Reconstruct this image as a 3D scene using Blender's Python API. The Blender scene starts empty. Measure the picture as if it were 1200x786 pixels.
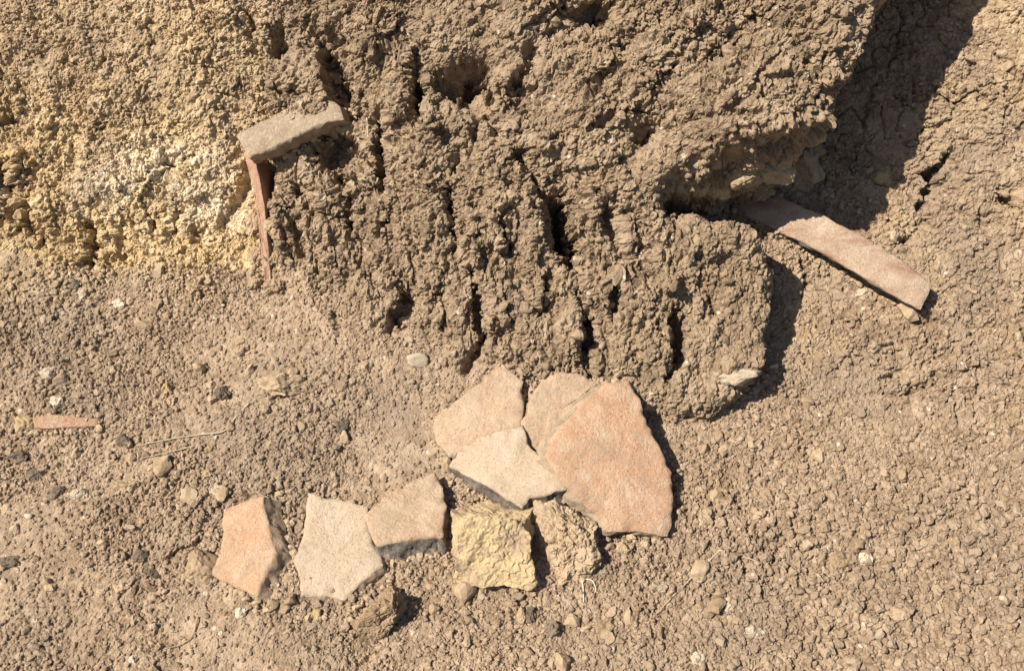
import bpy, math, random
import numpy as np
from mathutils import Vector, Matrix

random.seed(7)
rng = np.random.default_rng(7)
scene = bpy.context.scene

# ------------------------------------------------------------------ camera, sky, sun, exposure
PITCH = math.radians(40.0)
cp, sp = math.cos(PITCH), math.sin(PITCH)
AX_U = np.array([1.0, 0.0, 0.0])            # right
AX_V = np.array([0.0, sp, cp])              # up the slope
AX_W = np.array([0.0, -cp, sp])             # out of the bank
ORIGIN = np.array([0.0, 0.0, 0.62])
CAM_DIST = 1.56
FOCAL_PX = 1170.0                           # for a 1200 px wide picture
cam_data = bpy.data.cameras.new("camera")
cam = bpy.data.objects.new("camera", cam_data)
scene.collection.objects.link(cam)
cam_data.sensor_width = 36.0
cam_data.lens = FOCAL_PX / 1200.0 * 36.0
cam_data.clip_start = 0.02
cam_data.clip_end = 200.0
cam.location = Vector(ORIGIN + AX_W * CAM_DIST)
cam.rotation_euler = (math.pi / 2 - PITCH, 0.0, 0.0)
scene.camera = cam

SUN_TRAVEL = (AX_U * 0.56 - AX_V * 0.35 - AX_W * 0.72)
SUN_TRAVEL = SUN_TRAVEL / np.linalg.norm(SUN_TRAVEL)
to_sun = -SUN_TRAVEL
sun_elev = math.asin(to_sun[2])
sun_azim = math.atan2(to_sun[0], to_sun[1])
world = bpy.data.worlds.new("World")
scene.world = world
world.use_nodes = True
wn = world.node_tree.nodes
bg = wn.get("Background")
sky = wn.new("ShaderNodeTexSky")
sky.sky_type = 'NISHITA'
sky.sun_disc = False
sky.sun_elevation = sun_elev
sky.sun_rotation = sun_azim
world.node_tree.links.new(sky.outputs[0], bg.inputs[0])
bg.inputs[1].default_value = 0.055
sun_data = bpy.data.lights.new("sun", 'SUN')
sun_data.energy = 5.0
sun_data.angle = math.radians(0.53)
sun_data.color = (1.0, 0.925, 0.81)
sun = bpy.data.objects.new("sun", sun_data)
scene.collection.objects.link(sun)
sun.location = (-2, -1, 4)
sun.rotation_euler = Vector(SUN_TRAVEL).to_track_quat('-Z', 'Y').to_euler()
scene.view_settings.view_transform = 'Standard'
scene.view_settings.look = 'None'
scene.view_settings.exposure = 0.74
scene.view_settings.gamma = 1.0
scene.view_settings.use_curve_mapping = False

# ------------------------------------------------------------------ helpers
def unproject(px, py, w):
    """photo pixel + distance out of the bank -> slope coordinates"""
    k = (CAM_DIST - w) / FOCAL_PX
    return (px - 600.0) * k, (393.0 - py) * k

def to_world(u, v, w):
    return (ORIGIN + np.multiply.outer(u, AX_U) + np.multiply.outer(v, AX_V)
            + np.multiply.outer(w, AX_W))

PXM = CAM_DIST / FOCAL_PX                    # metres per photo pixel at w = 0

def sstep(a, b, x):
    t = np.clip((x - a) / (b - a), 0, 1)
    return t * t * (3 - 2 * t)

def hash3(ix, iy, iz, seed):
    h = (ix.astype(np.uint32) * np.uint32(374761393) + iy.astype(np.uint32) * np.uint32(668265263)
         + iz.astype(np.uint32) * np.uint32(2147483647 // 3) + np.uint32(seed * 1013904223 & 0xffffffff))
    h = (h ^ (h >> np.uint32(13))) * np.uint32(1274126177)
    h = (h ^ (h >> np.uint32(16))) * np.uint32(2246822519)
    return h ^ (h >> np.uint32(15))

def vnoise(p, seed):
    """smooth value noise in -1..1, p is (n,3) float32"""
    f = np.floor(p)
    i = f.astype(np.int32)
    t = p - f
    t = t * t * (3 - 2 * t)
    out = 0
    for dx in (0, 1):
        wx = t[:, 0] if dx else 1 - t[:, 0]
        for dy in (0, 1):
            wy = t[:, 1] if dy else 1 - t[:, 1]
            for dz in (0, 1):
                wz = t[:, 2] if dz else 1 - t[:, 2]
                h = hash3(i[:, 0] + dx, i[:, 1] + dy, i[:, 2] + dz, seed)
                out = out + wx * wy * wz * (h.astype(np.float32) / 2147483648.0 - 1.0)
    return out

def fbm(p, seed, octaves=3):
    s, a, f = 0, 1.0, 1.0
    for o in range(octaves):
        s = s + a * vnoise(p * np.float32(f), seed + o * 17)
        a *= 0.5
        f *= 2.03
    return s

def lumps(p, seed, rmin=0.45, rmax=0.95):
    """union of rounded crumbs: height 0..1 and a random value of the crumb on top"""
    f = np.floor(p - 0.5)
    i = f.astype(np.int32)
    best = np.zeros(len(p), np.float32)
    rnd = np.full(len(p), 0.5, np.float32)
    for dx in (0, 1):
        for dy in (0, 1):
            for dz in (0, 1):
                h = hash3(i[:, 0] + dx, i[:, 1] + dy, i[:, 2] + dz, seed)
                ox = (h & 1023).astype(np.float32) / 1023 * 0.8 + 0.1
                oy = ((h >> 10) & 1023).astype(np.float32) / 1023 * 0.8 + 0.1
                oz = ((h >> 20) & 1023).astype(np.float32) / 1023 * 0.8 + 0.1
                h2 = (h * np.uint32(2654435761)) >> np.uint32(16)
                r1 = (h2 & 255).astype(np.float32) / 255
                r2 = ((h2 >> 8) & 255).astype(np.float32) / 255
                rad = rmin + (rmax - rmin) * r1
                d = ((p[:, 0] - f[:, 0] - dx - ox) ** 2 + (p[:, 1] - f[:, 1] - dy - oy) ** 2
                     + (p[:, 2] - f[:, 2] - dz - oz) ** 2) / (rad * rad)
                val = np.sqrt(np.maximum(0, 1 - d)) * (0.55 + 0.45 * r1)
                m = val > best
                best = np.where(m, val, best)
                rnd = np.where(m, r2, rnd)
    return best, rnd

def flakes(p, seed, round_=0.22, tilt=0.9):
    """angular crumbs: every cell has its own height and tilt, joints are recessed; height about 0..1 and a random value"""
    f = np.floor(p - 0.5)
    i = f.astype(np.int32)
    n = len(p)
    d1 = np.full(n, 9.0, np.float32); d2 = np.full(n, 9.0, np.float32)
    hid = np.zeros(n, np.uint32)
    rel = np.zeros((n, 3), np.float32)
    for dx in (0, 1):
        for dy in (0, 1):
            for dz in (0, 1):
                h = hash3(i[:, 0] + dx, i[:, 1] + dy, i[:, 2] + dz, seed)
                q = np.stack([(h & 1023), (h >> 10) & 1023, (h >> 20) & 1023], 1).astype(np.float32) / 1023 * 0.9 + 0.05
                q = p - f - np.array([dx, dy, dz], np.float32) - q
                d = np.sqrt((q * q).sum(1))
                m = d < d1
                d2 = np.where(m, d1, np.minimum(d2, d))
                hid = np.where(m, h, hid)
                rel = np.where(m[:, None], q, rel)
                d1 = np.where(m, d, d1)
    h2 = (hid * np.uint32(2654435761)) >> np.uint32(8)
    r1 = (h2 & 255).astype(np.float32) / 255
    r2 = ((h2 >> 8) & 255).astype(np.float32) / 255
    h3 = (hid * np.uint32(2246822519)) >> np.uint32(9)
    tx = (h3 & 255).astype(np.float32) / 255 - .5
    ty = ((h3 >> 8) & 255).astype(np.float32) / 255 - .5
    gap = np.clip((d2 - d1) / round_, 0, 1)
    edge = np.sqrt(gap * (2 - gap))
    top = 0.35 + 0.65 * r1 + tilt * (tx * rel[:, 0] + ty * rel[:, 1]) * 2
    return edge * np.clip(top, 0.05, 1.5), r2

def tps_fit(pts):
    pts = np.array(pts, float)
    uv = np.array([unproject(a, b, c) for a, b, c in pts])
    n = len(uv)
    d2 = ((uv[:, None] - uv[None]) ** 2).sum(-1)
    K = np.where(d2 > 0, d2 * np.log(d2 + 1e-12) * 0.5, 0) + np.eye(n) * 2e-3
    P = np.c_[np.ones(n), uv]
    A = np.zeros((n + 3, n + 3))
    A[:n, :n] = K; A[:n, n:] = P; A[n:, :n] = P.T
    sol = np.linalg.solve(A, np.r_[pts[:, 2], 0, 0, 0])
    return uv, sol

def tps_eval(fit, u, v):
    uv, sol = fit
    n = len(uv)
    out = sol[n] + sol[n + 1] * u + sol[n + 2] * v
    for k in range(n):
        d2 = (u - uv[k, 0]) ** 2 + (v - uv[k, 1]) ** 2 + 1e-12
        out = out + sol[k] * d2 * np.log(d2) * 0.5
    return out

def poly_sdf(poly, u, v):
    """signed distance to a polygon in slope coordinates, positive inside"""
    d = np.full(u.shape, 1e9)
    inside = np.zeros(u.shape, bool)
    n = len(poly)
    for k in range(n):
        x0, y0 = poly[k]; x1, y1 = poly[(k + 1) % n]
        ex, ey = x1 - x0, y1 - y0
        t = np.clip(((u - x0) * ex + (v - y0) * ey) / (ex * ex + ey * ey), 0, 1)
        d = np.minimum(d, (u - x0 - t * ex) ** 2 + (v - y0 - t * ey) ** 2)
        c = ((y0 > v) != (y1 > v)) & (u < (x1 - x0) * (v - y0) / (y1 - y0 + 1e-15) + x0)
        inside ^= c
    d = np.sqrt(d)
    return np.where(inside, d, -d)

def line_dist(pts, u, v):
    d = np.full(u.shape, 1e9)
    for k in range(len(pts) - 1):
        x0, y0 = pts[k]; x1, y1 = pts[k + 1]
        ex, ey = x1 - x0, y1 - y0
        t = np.clip(((u - x0) * ex + (v - y0) * ey) / (ex * ex + ey * ey), 0, 1)
        d = np.minimum(d, (u - x0 - t * ex) ** 2 + (v - y0 - t * ey) ** 2)
    return np.sqrt(d)

# ------------------------------------------------------------------ the terrain: coordinates
def spread(a, b, step, out_a, out_b):
    core = np.arange(a, b, step)
    def tail(length):
        res, s, t = [], step, 0.0
        while t < length:
            s = min(s * 1.07, 0.009) if t < 0.55 else s * 1.25
            t += s
            res.append(t)
        return np.array(res)
    return np.r_[(a - tail(out_a))[::-1], core, core[-1] + tail(out_b)]

STEP = 0.00178
gu = spread(-0.90, 0.90, STEP, 4.0, 4.0)
gv = spread(-0.47, 0.59, STEP, 2.2, 2.5)
NU, NV = len(gu), len(gv)
U, V = np.meshgrid(gu, gv)
Uc = np.clip(U, -0.95, 0.95)
Vc = np.clip(V, -0.50, 0.66)

BACK = [(-50, 800, .21), (300, 800, .23), (600, 800, .24), (900, 800, .23), (1250, 800, .22),
        (0, 650, .12), (300, 650, .13), (600, 650, .13), (900, 650, .13), (1200, 650, .11),
        (0, 550, .05), (300, 550, .06), (600, 550, .07), (900, 550, .06), (1200, 550, .05),
        (0, 450, -.02), (300, 450, -.005), (450, 450, .01), (600, 450, .01), (900, 470, .0), (1050, 450, .0), (1200, 450, .0),
        (0, 380, -.065), (200, 380, -.06), (380, 400, -.025), (0, 322, -.105), (150, 322, -.105), (300, 325, -.09),
        (0, 280, -.115), (150, 280, -.11), (290, 280, -.10), (0, 200, -.095), (150, 200, -.09), (300, 200, -.09),
        (0, 100, -.08), (150, 100, -.065), (290, 100, -.05), (0, 0, -.05), (150, 0, -.03), (290, 0, -.005), (0, -150, .0), (300, -150, .04),
        (950, 420, -.03), (1000, 380, -.05), (1100, 380, -.04), (1200, 380, -.03), (1000, 300, -.09), (1100, 300, -.07),
        (1200, 300, -.055), (1000, 200, -.125), (1100, 200, -.085), (1200, 200, -.06), (1000, 100, -.125), (1100, 100, -.085),
        (1200, 100, -.05), (1050, 0, -.125), (1150, 0, -.075), (1250, 0, -.03), (1060, -150, -.1), (1200, -150, -.0),
        (830, 235, -.115), (900, 265, -.10), (900, 200, -.14), (940, 330, -.075), (920, 400, -.055), (860, 500, .015),
        (600, 200, -.10), (450, 200, -.09), (700, 100, -.12), (500, 0, -.06), (700, 330, -.05), (450, 320, -.07), (780, 400, -.02)]
MASS = [(320, -150, .06), (600, -150, .12), (900, -150, .15), (1080, -150, .15),
        (325, 0, .0), (400, 0, .035), (600, 0, .085), (800, 0, .12), (1030, 0, .12), (960, 100, .135), (900, 150, .14), (870, 200, .13), (800, 180, .095),
        (320, 100, -.025), (400, 100, .01), (500, 100, .05), (600, 100, .07), (700, 100, .09), (800, 80, .11),
        (320, 180, -.045), (380, 180, .0), (500, 180, .045), (600, 180, .065), (700, 180, .075),
        (320, 250, -.06), (400, 250, -.01), (500, 250, .03), (600, 250, .05), (700, 250, .06), (780, 240, .075),
        (325, 330, -.09), (400, 330, -.035), (500, 330, .015), (600, 330, .035), (700, 330, .045), (790, 300, .06),
        (400, 400, -.04), (470, 410, -.02), (550, 425, .005), (650, 440, .025), (750, 450, .05), (800, 470, .055),
        (850, 300, .05), (895, 330, .045), (885, 400, .05), (840, 450, .055), (450, 470, -.02), (600, 480, .0)]
fitB, fitM = tps_fit(BACK), tps_fit(MASS)

# evaluate the smooth layers on a coarse grid, then interpolate
cu = np.linspace(-0.96, 0.96, 200); cv = np.linspace(-0.51, 0.67, 130)
CU, CV = np.meshgrid(cu, cv)
def coarse(fit):
    g = tps_eval(fit, CU, CV)
    fu = (Uc - cu[0]) / (cu[1] - cu[0]); fv = (Vc - cv[0]) / (cv[1] - cv[0])
    iu = np.clip(fu.astype(int), 0, 198); iv = np.clip(fv.astype(int), 0, 128)
    tu, tv = fu - iu, fv - iv
    return (g[iv, iu] * (1 - tu) * (1 - tv) + g[iv, iu + 1] * tu * (1 - tv)
            + g[iv + 1, iu] * (1 - tu) * tv + g[iv + 1, iu + 1] * tu * tv)
exU, exD = np.maximum(0, V - Vc), np.maximum(0, Vc - V)
back = coarse(fitB) + 0.16 * exU + 0.45 * exD
mass = coarse(fitM) + 0.16 * exU

P0 = np.stack([U.ravel(), V.ravel(), np.zeros(U.size)], 1).astype(np.float32)
# ragged contour: warp the place where the outlines are looked up
warp_u = (fbm(P0 * np.float32(22), 3, 3) * 0.008).reshape(U.shape)
warp_v = (fbm(P0 * np.float32(22), 4, 3) * 0.008).reshape(U.shape)
UW, VW = U + warp_u, V + warp_v

OUT = [(316, -900, .0), (1150, -900, .14), (1130, -200, .14), (1088, -72, .14), (1052, -14, .13), (1042, 4, .12), (1028, 40, .12), (1012, 78, .12), (985, 125, .12),
       (964, 158, .12), (940, 186, .11), (905, 205, .11), (870, 214, .10), (835, 216, .10), (800, 220, .09), (783, 232, .07), (786, 252, .06),
       (830, 252, .055), (872, 258, .05), (900, 280, .05), (912, 320, .05), (908, 370, .05), (904, 410, .05), (888, 445, .05),
       (860, 470, .05), (835, 488, .05), (800, 492, .05), (770, 485, .05), (740, 490, .05), (600, 500, .0), (450, 480, .0),
       (350, 420, -.05), (318, 340, -.09), (314, 240, -.06), (322, 200, -.05), (318, 150, -.03), (306, 60, -.01)]
outline = [unproject(*p) for p in OUT]
sd = poly_sdf(outline, UW, VW)
def blob(px, py, w, rx, ry, ang=0.0):
    """gaussian window around a photo pixel"""
    u0, v0 = unproject(px, py, w)
    c, s = math.cos(ang), math.sin(ang)
    a = ((UW - u0) * c + (VW - v0) * s) / (rx * PXM)
    b = (-(UW - u0) * s + (VW - v0) * c) / (ry * PXM)
    return np.exp(-(a * a + b * b))
lip = np.clip(1.35 * blob(885, 195, .1, 80, 42, 0.3), 0, 1)
reach = (8 + 8 * lip) * PXM
m = sstep(-reach, 5 * PXM, sd)
right = sstep(unproject(730, 0, 0)[0], unproject(800, 0, 0)[0], U)
R = (34 + 14 * lip) * PXM
tt = np.clip(sd / R, 0, 1)
rnd_edge = (0.040 * (1 - lip) * (1 - np.sqrt(np.clip(1 - (1 - tt) ** 2, 0, 1))) + lip * 0.145 * (1 - tt) ** 1.15) * right
RL = 60 * PXM
front = np.maximum(mass - rnd_edge, back)
kk = 0.012                                   # soft maximum so that the foot runs out into the talus
front = 0.5 * (mass - rnd_edge + back + np.sqrt((mass - rnd_edge - back) ** 2 + kk * kk))
macro = back + m * (front - back)
massness = m * sstep(0.0, 0.04, mass - back)

# region weights
wall_foot = [unproject(*p) for p in [(-900, 285, -.11), (0, 296, -.11), (60, 312, -.11), (130, 312, -.11), (310, 318, -.09), (316, 200, -.05),
                                     (308, 60, -.02), (316, -900, 0), (-900, -900, 0)]]
sd_left = poly_sdf(wall_foot, UW, VW)
leftwall = sstep(-0.006, 0.012, sd_left)
rs_poly = [unproject(*p) for p in [(912, 490, .0), (1000, 500, .02), (1100, 510, .03), (2500, 480, .02), (2500, -900, 0), (1050, -900, 0), (1000, 0, -.1), (790, 200, -.1), (790, 260, -.1), (900, 300, -.08)]]
sd_right = poly_sdf(rs_poly, UW, VW)
rightslope = sstep(-0.02, 0.05, sd_right) * (1 - m)
bankness = np.clip(massness + leftwall, 0, 1)
ground_w = np.clip(1 - massness - leftwall - rightslope, 0, 1)

P1 = np.stack([U.ravel(), V.ravel(), macro.ravel()], 1).astype(np.float32)
P1s = P1 * np.array([1.25, .62, 1], np.float32)
big = fbm(P1 * np.float32(9), 11, 3).reshape(U.shape)
mid = fbm(P1 * np.float32(24), 12, 3).reshape(U.shape)
fur = fbm(P1s * np.float32(26), 14, 3).reshape(U.shape)
fur = fur - 0.75 * np.exp(-(fbm(P1s * np.float32(19), 15, 2).reshape(U.shape) / .10) ** 2)
macro = macro + big * (0.014 * massness + 0.006 * rightslope + 0.004 * ground_w + 0.008 * leftwall)
low_v = massness * sstep(unproject(0, 130, .04)[1], unproject(0, 230, .04)[1], V)
macro = macro + 0.0125 * fur * low_v * np.clip(.75 + .9 * big, .15, 1.3)
macro = macro + mid * (0.0105 * massness + 0.0055 * rightslope + 0.0036 * ground_w + 0.0085 * leftwall)

# cracks, hollows and pockets
CRACKS = [([(380, 45), (392, 75), (400, 100), (412, 128)], .02, 13, .045), ([(440, 135), (446, 170), (444, 200), (440, 215)], .02, 8, .035),
          ([(488, 72), (492, 105), (486, 135)], .05, 11, .05), ([(552, 125), (560, 145), (556, 165)], .05, 6, .03),
          ([(520, 150), (535, 175), (528, 200)], .05, 7, .02), ([(575, 135), (583, 155)], .05, 6, .03), ([(622, 60), (618, 80), (612, 95)], .07, 7, .03),
          ([(606, 178), (625, 205), (645, 225), (660, 262), (668, 300)], .055, 9, .045), ([(655, 240), (664, 285)], .055, 15, .045),
          ([(668, 300), (684, 335), (688, 380), (684, 412), (690, 435)], .045, 6, .035), ([(712, 238), (721, 295), (724, 350), (718, 372)], .05, 6, .028),
          ([(797, 365), (806, 392), (798, 425), (786, 440)], .055, 8, .04), ([(776, 380), (788, 400)], .055, 5, .02), ([(528, 225), (534, 262), (528, 290)], .03, 5, .025),
          ([(555, 318), (560, 360), (561, 405), (545, 430)], .02, 6, .032), ([(474, 338), (464, 362), (456, 382)], .005, 13, .03),
          ([(510, 350), (516, 385)], .01, 5, .022), ([(394, 205), (404, 235), (402, 265)], .0, 7, .028), ([(366, 285), (369, 318)], -.03, 6, .02),
          ([(343, 262), (350, 300)], -.04, 6, .02), ([(330, 270), (336, 305)], -.05, 4, .018), ([(390, 365), (394, 385)], -.03, 6, .015), ([(432, 320), (440, 352)], -.01, 5, .018),
          ([(835, 345), (838, 368)], .05, 4, .02), ([(590, 250), (588, 285), (592, 310)], .045, 4, .018), ([(640, 320), (634, 355)], .04, 5, .015),
          ([(745, 400), (752, 440)], .05, 4, .015), ([(818, 300), (824, 345)], .055, 4, .015), ([(460, 240), (452, 280)], .01, 4, .014), ([(486, 300), (489, 330)], .02, 4, .016),
          ([(1106, 188), (1096, 214), (1082, 246)], -.08, 7, .035), ([(1086, 262), (1072, 276), (1054, 290)], -.07, 7, .022), ([(1178, 228), (1192, 240)], -.055, 10, .025),
          ([(1150, 250), (1165, 285), (1140, 300)], -.06, 3, .012), ([(1080, 150), (1110, 140), (1120, 120)], -.08, 3, .012), ([(940, 300), (948, 330), (940, 350)], -.06, 3, .02),
          ([(1060, 20), (1050, 60), (1020, 110), (1005, 170)], -.12, 3, .012), ([(1040, 110), (1060, 130)], -.12, 3, .01),
          ([(960, 440), (1000, 420), (1020, 425)], -.02, 3, .008), ([(1140, 430), (1180, 432)], .0, 4, .01), ([(1062, 470), (1070, 455)], .0, 5, .01),
          ([(2, 200), (4, 235), (22, 268)], -.1, 9, .045), ([(32, 228), (42, 262), (48, 282)], -.11, 9, .03), ([(102, 262), (108, 290), (106, 304)], -.11, 10, .05),
          ([(140, 265), (136, 290)], -.11, 7, .025), ([(238, 272), (232, 295)], -.11, 8, .03), ([(180, 255), (172, 280)], -.1, 6, .02), ([(210, 250), (206, 270)], -.1, 6, .02),
          ([(286, 205), (276, 235), (262, 265)], -.09, 10, .03), ([(85, 180), (78, 195)], -.09, 6, .018), ([(292, 20), (294, 45)], -.03, 6, .018), ([(232, 78), (248, 80)], -.06, 8, .018),
          ([(10, 140), (2, 150)], -.09, 10, .03), ([(160, 90), (170, 104)], -.07, 6, .012), ([(120, 60), (112, 76)], -.06, 5, .012),
          ([(880, 20), (862, 50), (842, 68)], .12, 4, .015), ([(800, 55), (780, 85), (760, 92)], .11, 4, .015), ([(700, 60), (740, 48), (790, 20)], .1, 4, .014),
          ([(905, 70), (880, 110), (850, 120)], .12, 4, .014), ([(690, 150), (720, 130), (760, 128)], .09, 4, .014), ([(735, 190), (760, 165), (765, 150)], .09, 6, .018),
          ([(650, 30), (690, 22), (700, 0)], .09, 8, .02), ([(590, 95), (600, 130), (620, 140)], .07, 4, .015), ([(810, 140), (850, 130), (880, 140)], .11, 4, .014),
          ([(300, 620), (304, 602)], .1, 5, .01), ([(312, 535), (314, 548)], .05, 5, .012), ([(205, 642), (238, 632)], .1, 4, .01), ([(870, 650), (900, 654), (935, 640)], .13, 4, .012),
          ([(330, 470), (350, 455)], .0, 5, .012), ([(285, 415), (300, 405)], -.02, 4, .01), ([(560, 700), (590, 690)], .17, 4, .006)]
CU2 = UW + (fbm(P0 * np.float32(75), 5, 3) * 0.0035).reshape(U.shape); CV2 = VW + (fbm(P0 * np.float32(75), 6, 3) * 0.0035).reshape(U.shape)
jag = (fbm(P0 * np.float32(120), 7, 2)).reshape(U.shape)
for pts, w0, wd, dep in CRACKS:
    pl = [unproject(a, b, w0) for a, b in pts]
    d = line_dist(pl, CU2, CV2)
    s = wd * PXM * (0.95 + 0.40 * mid + 0.35 * jag)
    macro = macro - 0.95 * dep * np.exp(-(d / np.maximum(s, 0.002)) ** 2)
HOLLOWS = [(545, 98, .06, 36, 26, .3, .04), (400, 178, .0, 34, 24, -.5, .030), (325, 48, -.01, 16, 26, 0, .022), (462, 150, .03, 12, 20, 0, .02),
           (665, 205, .06, 24, 14, -.5, .018), (200, 197, -.09, 11, 12, 0, .035), (306, 206, -.06, 14, 22, 0, .03), (280, 165, -.07, 14, 26, .3, .02),
           (850, 165, .1, 26, 10, .3, .012), (700, 8, .1, 22, 12, 0, .02), (760, 150, .09, 18, 12, .5, .014), (745, 300, .05, 18, 40, 0, .014),
           (610, 300, .04, 16, 36, .2, .012), (425, 290, -.01, 16, 30, 0, .012), (820, 268, .06, 26, 14, 0, -.008), (340, 222, -.05, 22, 26, -.6, .018),
           (430, 60, .03, 26, 20, 0, -.012), (505, 140, .05, 12, 16, 0, -.02), (125, 215, -.09, 40, 30, 0, -.012), (45, 250, -.1, 22, 26, 0, -.014),
           (330, 452, -.01, 24, 10, .3, -.010), (1080, 500, .02, 60, 20, 0, -.01), (660, 640, .12, 30, 26, 0, -.006), (900, 620, .11, 60, 24, 0, -.008)]
for px, py, w0, rx, ry, an, dep in HOLLOWS:
    macro = macro - (1.4 * dep if dep > 0 else dep) * blob(px, py, w0, rx, ry, an)

SCOOPS = [(538, 90, .06, 34, 15, .25, .035), (562, 112, .06, 16, 30, .5, .035), (398, 180, .0, 40, 26, -.6, .036), (326, 48, -.01, 12, 26, .4, .020), (388, 88, .02, 13, 36, .35, .04), (662, 265, .055, 13, 36, .25, .045),
          (800, 402, .055, 11, 34, 0, .035), (466, 362, .005, 16, 20, -.4, .034), (1188, 236, -.055, 15, 11, -.6, .03), (690, 8, .1, 28, 12, 0, .03), (723, 330, .05, 9, 42, 0, .028),
          (764, 154, .09, 17, 11, .5, .022), (490, 105, .05, 10, 30, 0, .045), (442, 178, .02, 8, 34, 0, .03), (532, 258, .03, 7, 26, 0, .025), (560, 375, .02, 7, 34, 0, .026), (612, 110, .07, 12, 20, .4, .025),
          (688, 380, .045, 6, 44, 0, .03), (1094, 218, -.08, 7, 30, -.35, .03), (900, 110, .12, 22, 8, .6, .014), (840, 60, .12, 20, 8, .5, .014), (356, 232, -.03, 10, 30, .5, .022)]
for px, py, w0, rx, ry, an, dep in SCOOPS:
    u0, v0 = unproject(px, py, w0)
    c, sn = math.cos(an), math.sin(an)
    aa = ((CU2 - u0) * c + (CV2 - v0) * sn) / (rx * PXM); bb = (-(CU2 - u0) * sn + (CV2 - v0) * c) / (ry * PXM)
    dep = dep * (0.7 if min(rx, ry) < 12 else 1.0)
    macro = macro - dep * sstep(0.0, 0.42, 1.12 + .22 * jag - np.sqrt(aa * aa + bb * bb))

# ------------------------------------------------------------------ crumbs in the surface, pushed along its normal
def normals(u, v, w):
    wu = np.gradient(w, axis=1) / np.gradient(u, axis=1)
    wv = np.gradient(w, axis=0) / np.gradient(v, axis=0)
    lim = 2.2
    wu = np.clip(wu, -lim, lim); wv = np.clip(wv, -lim, lim)
    n = np.stack([-wu, -wv, np.ones_like(wu)], -1)
    return n / np.linalg.norm(n, axis=-1, keepdims=True)

def box_blur(a, r):
    for ax in (0, 1):
        p = np.pad(a, [(r, r) if k == ax else (0, 0) for k in range(2)], mode='edge')
        c = np.cumsum(p, axis=ax)
        c = np.insert(c, 0, 0, axis=ax)
        n = a.shape[ax]
        a = (np.take(c, np.arange(2 * r + 1, 2 * r + 1 + n), axis=ax) - np.take(c, np.arange(n), axis=ax)) / (2 * r + 1)
    return a
N = normals(U, V, box_blur(macro, 3))
P = np.stack([U.ravel(), V.ravel(), macro.ravel()], 1).astype(np.float32)
jit = np.stack([vnoise(P * np.float32(70), 21), vnoise(P * np.float32(70), 22), vnoise(P * np.float32(70), 23)], 1)
jit2 = np.stack([vnoise(P * np.float32(190), 24), vnoise(P * np.float32(190), 25), vnoise(P * np.float32(190), 26)], 1)
jit3 = np.stack([vnoise(P * np.float32(420), 27), vnoise(P * np.float32(420), 28), vnoise(P * np.float32(420), 29)], 1)
PW = (P + jit * np.float32(0.0045)).astype(np.float32)
# the bank is drawn out into upright fibres low down and slanting flakes higher up
lowmass = (massness * sstep(unproject(0, 170, .04)[1], unproject(0, 260, .04)[1], V)).ravel().astype(np.float32)
upmass = (massness.ravel() * (1 - lowmass)).astype(np.float32)
stretch = PW.copy()
stretch[:, 1] = PW[:, 1] * (1 - 0.58 * lowmass)
ca, sa = math.cos(0.75), math.sin(0.75)
along = PW[:, 0] * ca + PW[:, 1] * sa
across = -PW[:, 0] * sa + PW[:, 1] * ca
upm = upmass[:, None]
slant = np.stack([along * 0.62, across, PW[:, 2]], 1)
stretch = stretch * (1 - (upm > 0.5)) + slant * (upm > 0.5)
stretch = stretch.astype(np.float32)
g = ground_w.ravel(); ms = massness.ravel(); lw = leftwall.ravel(); rs = rightslope.ravel()
disp = np.zeros(len(P)); crumb = np.zeros(len(P))
patch = np.clip(0.55 + 0.6 * vnoise(P * np.float32(11), 41), 0.15, 1.2)
patch2 = np.clip(0.55 + 0.7 * vnoise(P * np.float32(16), 42), 0.1, 1.2)
blocky = (sstep(unproject(700, 0, .1)[0], unproject(900, 0, .1)[0], U) * sstep(unproject(0, 500, .05)[1], unproject(0, 600, .1)[1], V)).ravel() * g
SIZES = ((0.050, 51, .0012, .0125, .0100, .0070, 0, .30), (0.026, 52, .0030, .0100, .0085, .0066, .0035, .26), (0.0135, 53, .0040, .0066, .0050, .0050, .0040, .24),
         (0.0082, 54, .0040, .0044, .0034, .0036, .0020, .28), (0.0052, 55, .0028, .0025, .0020, .0022, .0006, .36))
calm = np.clip(0.95 + 1.0 * fbm(P * np.float32(7), 46, 4), 0.25, 1.4)
calm = 1 + (calm - 1) * np.clip(g * (1 - .7 * blocky) + rs + .7 * ms + .5 * lw, 0, 1)          # dusty smooth patches on the ground and the slope
gw_u = np.gradient(box_blur(macro, 3), axis=1) / np.gradient(U, axis=1); gw_v = np.gradient(box_blur(macro, 3), axis=0) / np.gradient(V, axis=0)
pitch = np.maximum(np.gradient(U, axis=1), np.gradient(V, axis=0))
cell = (pitch * np.sqrt(1 + gw_u ** 2 + gw_v ** 2)).ravel()      # real spacing of the sheet where it is steep
for size, seed, ag, am, al, ar, ab, rr in SIZES:
    fine_jit = jit2 if size > .01 else jit3
    h, r = flakes((stretch + fine_jit * np.float32(size * .16)) / np.float32(size), seed, round_=rr, tilt=1.2)
    hl, rl = lumps(stretch / np.float32(size), seed + 100)
    h = 0.85 * h + 0.25 * hl
    amp = ag * g + am * ms + al * lw + ar * rs + ab * blocky
    if size > 0.015: amp = amp * (0.35 + 0.85 * patch)
    elif size > 0.006: amp = amp * (0.5 + 0.7 * patch2)
    disp += (h - 0.5) * amp * calm * np.clip((size / cell - 1.6) / 1.6, 0, 1)
    crumb += (r - 0.5) * (1.0 if size < 0.03 else 0.5)
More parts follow.
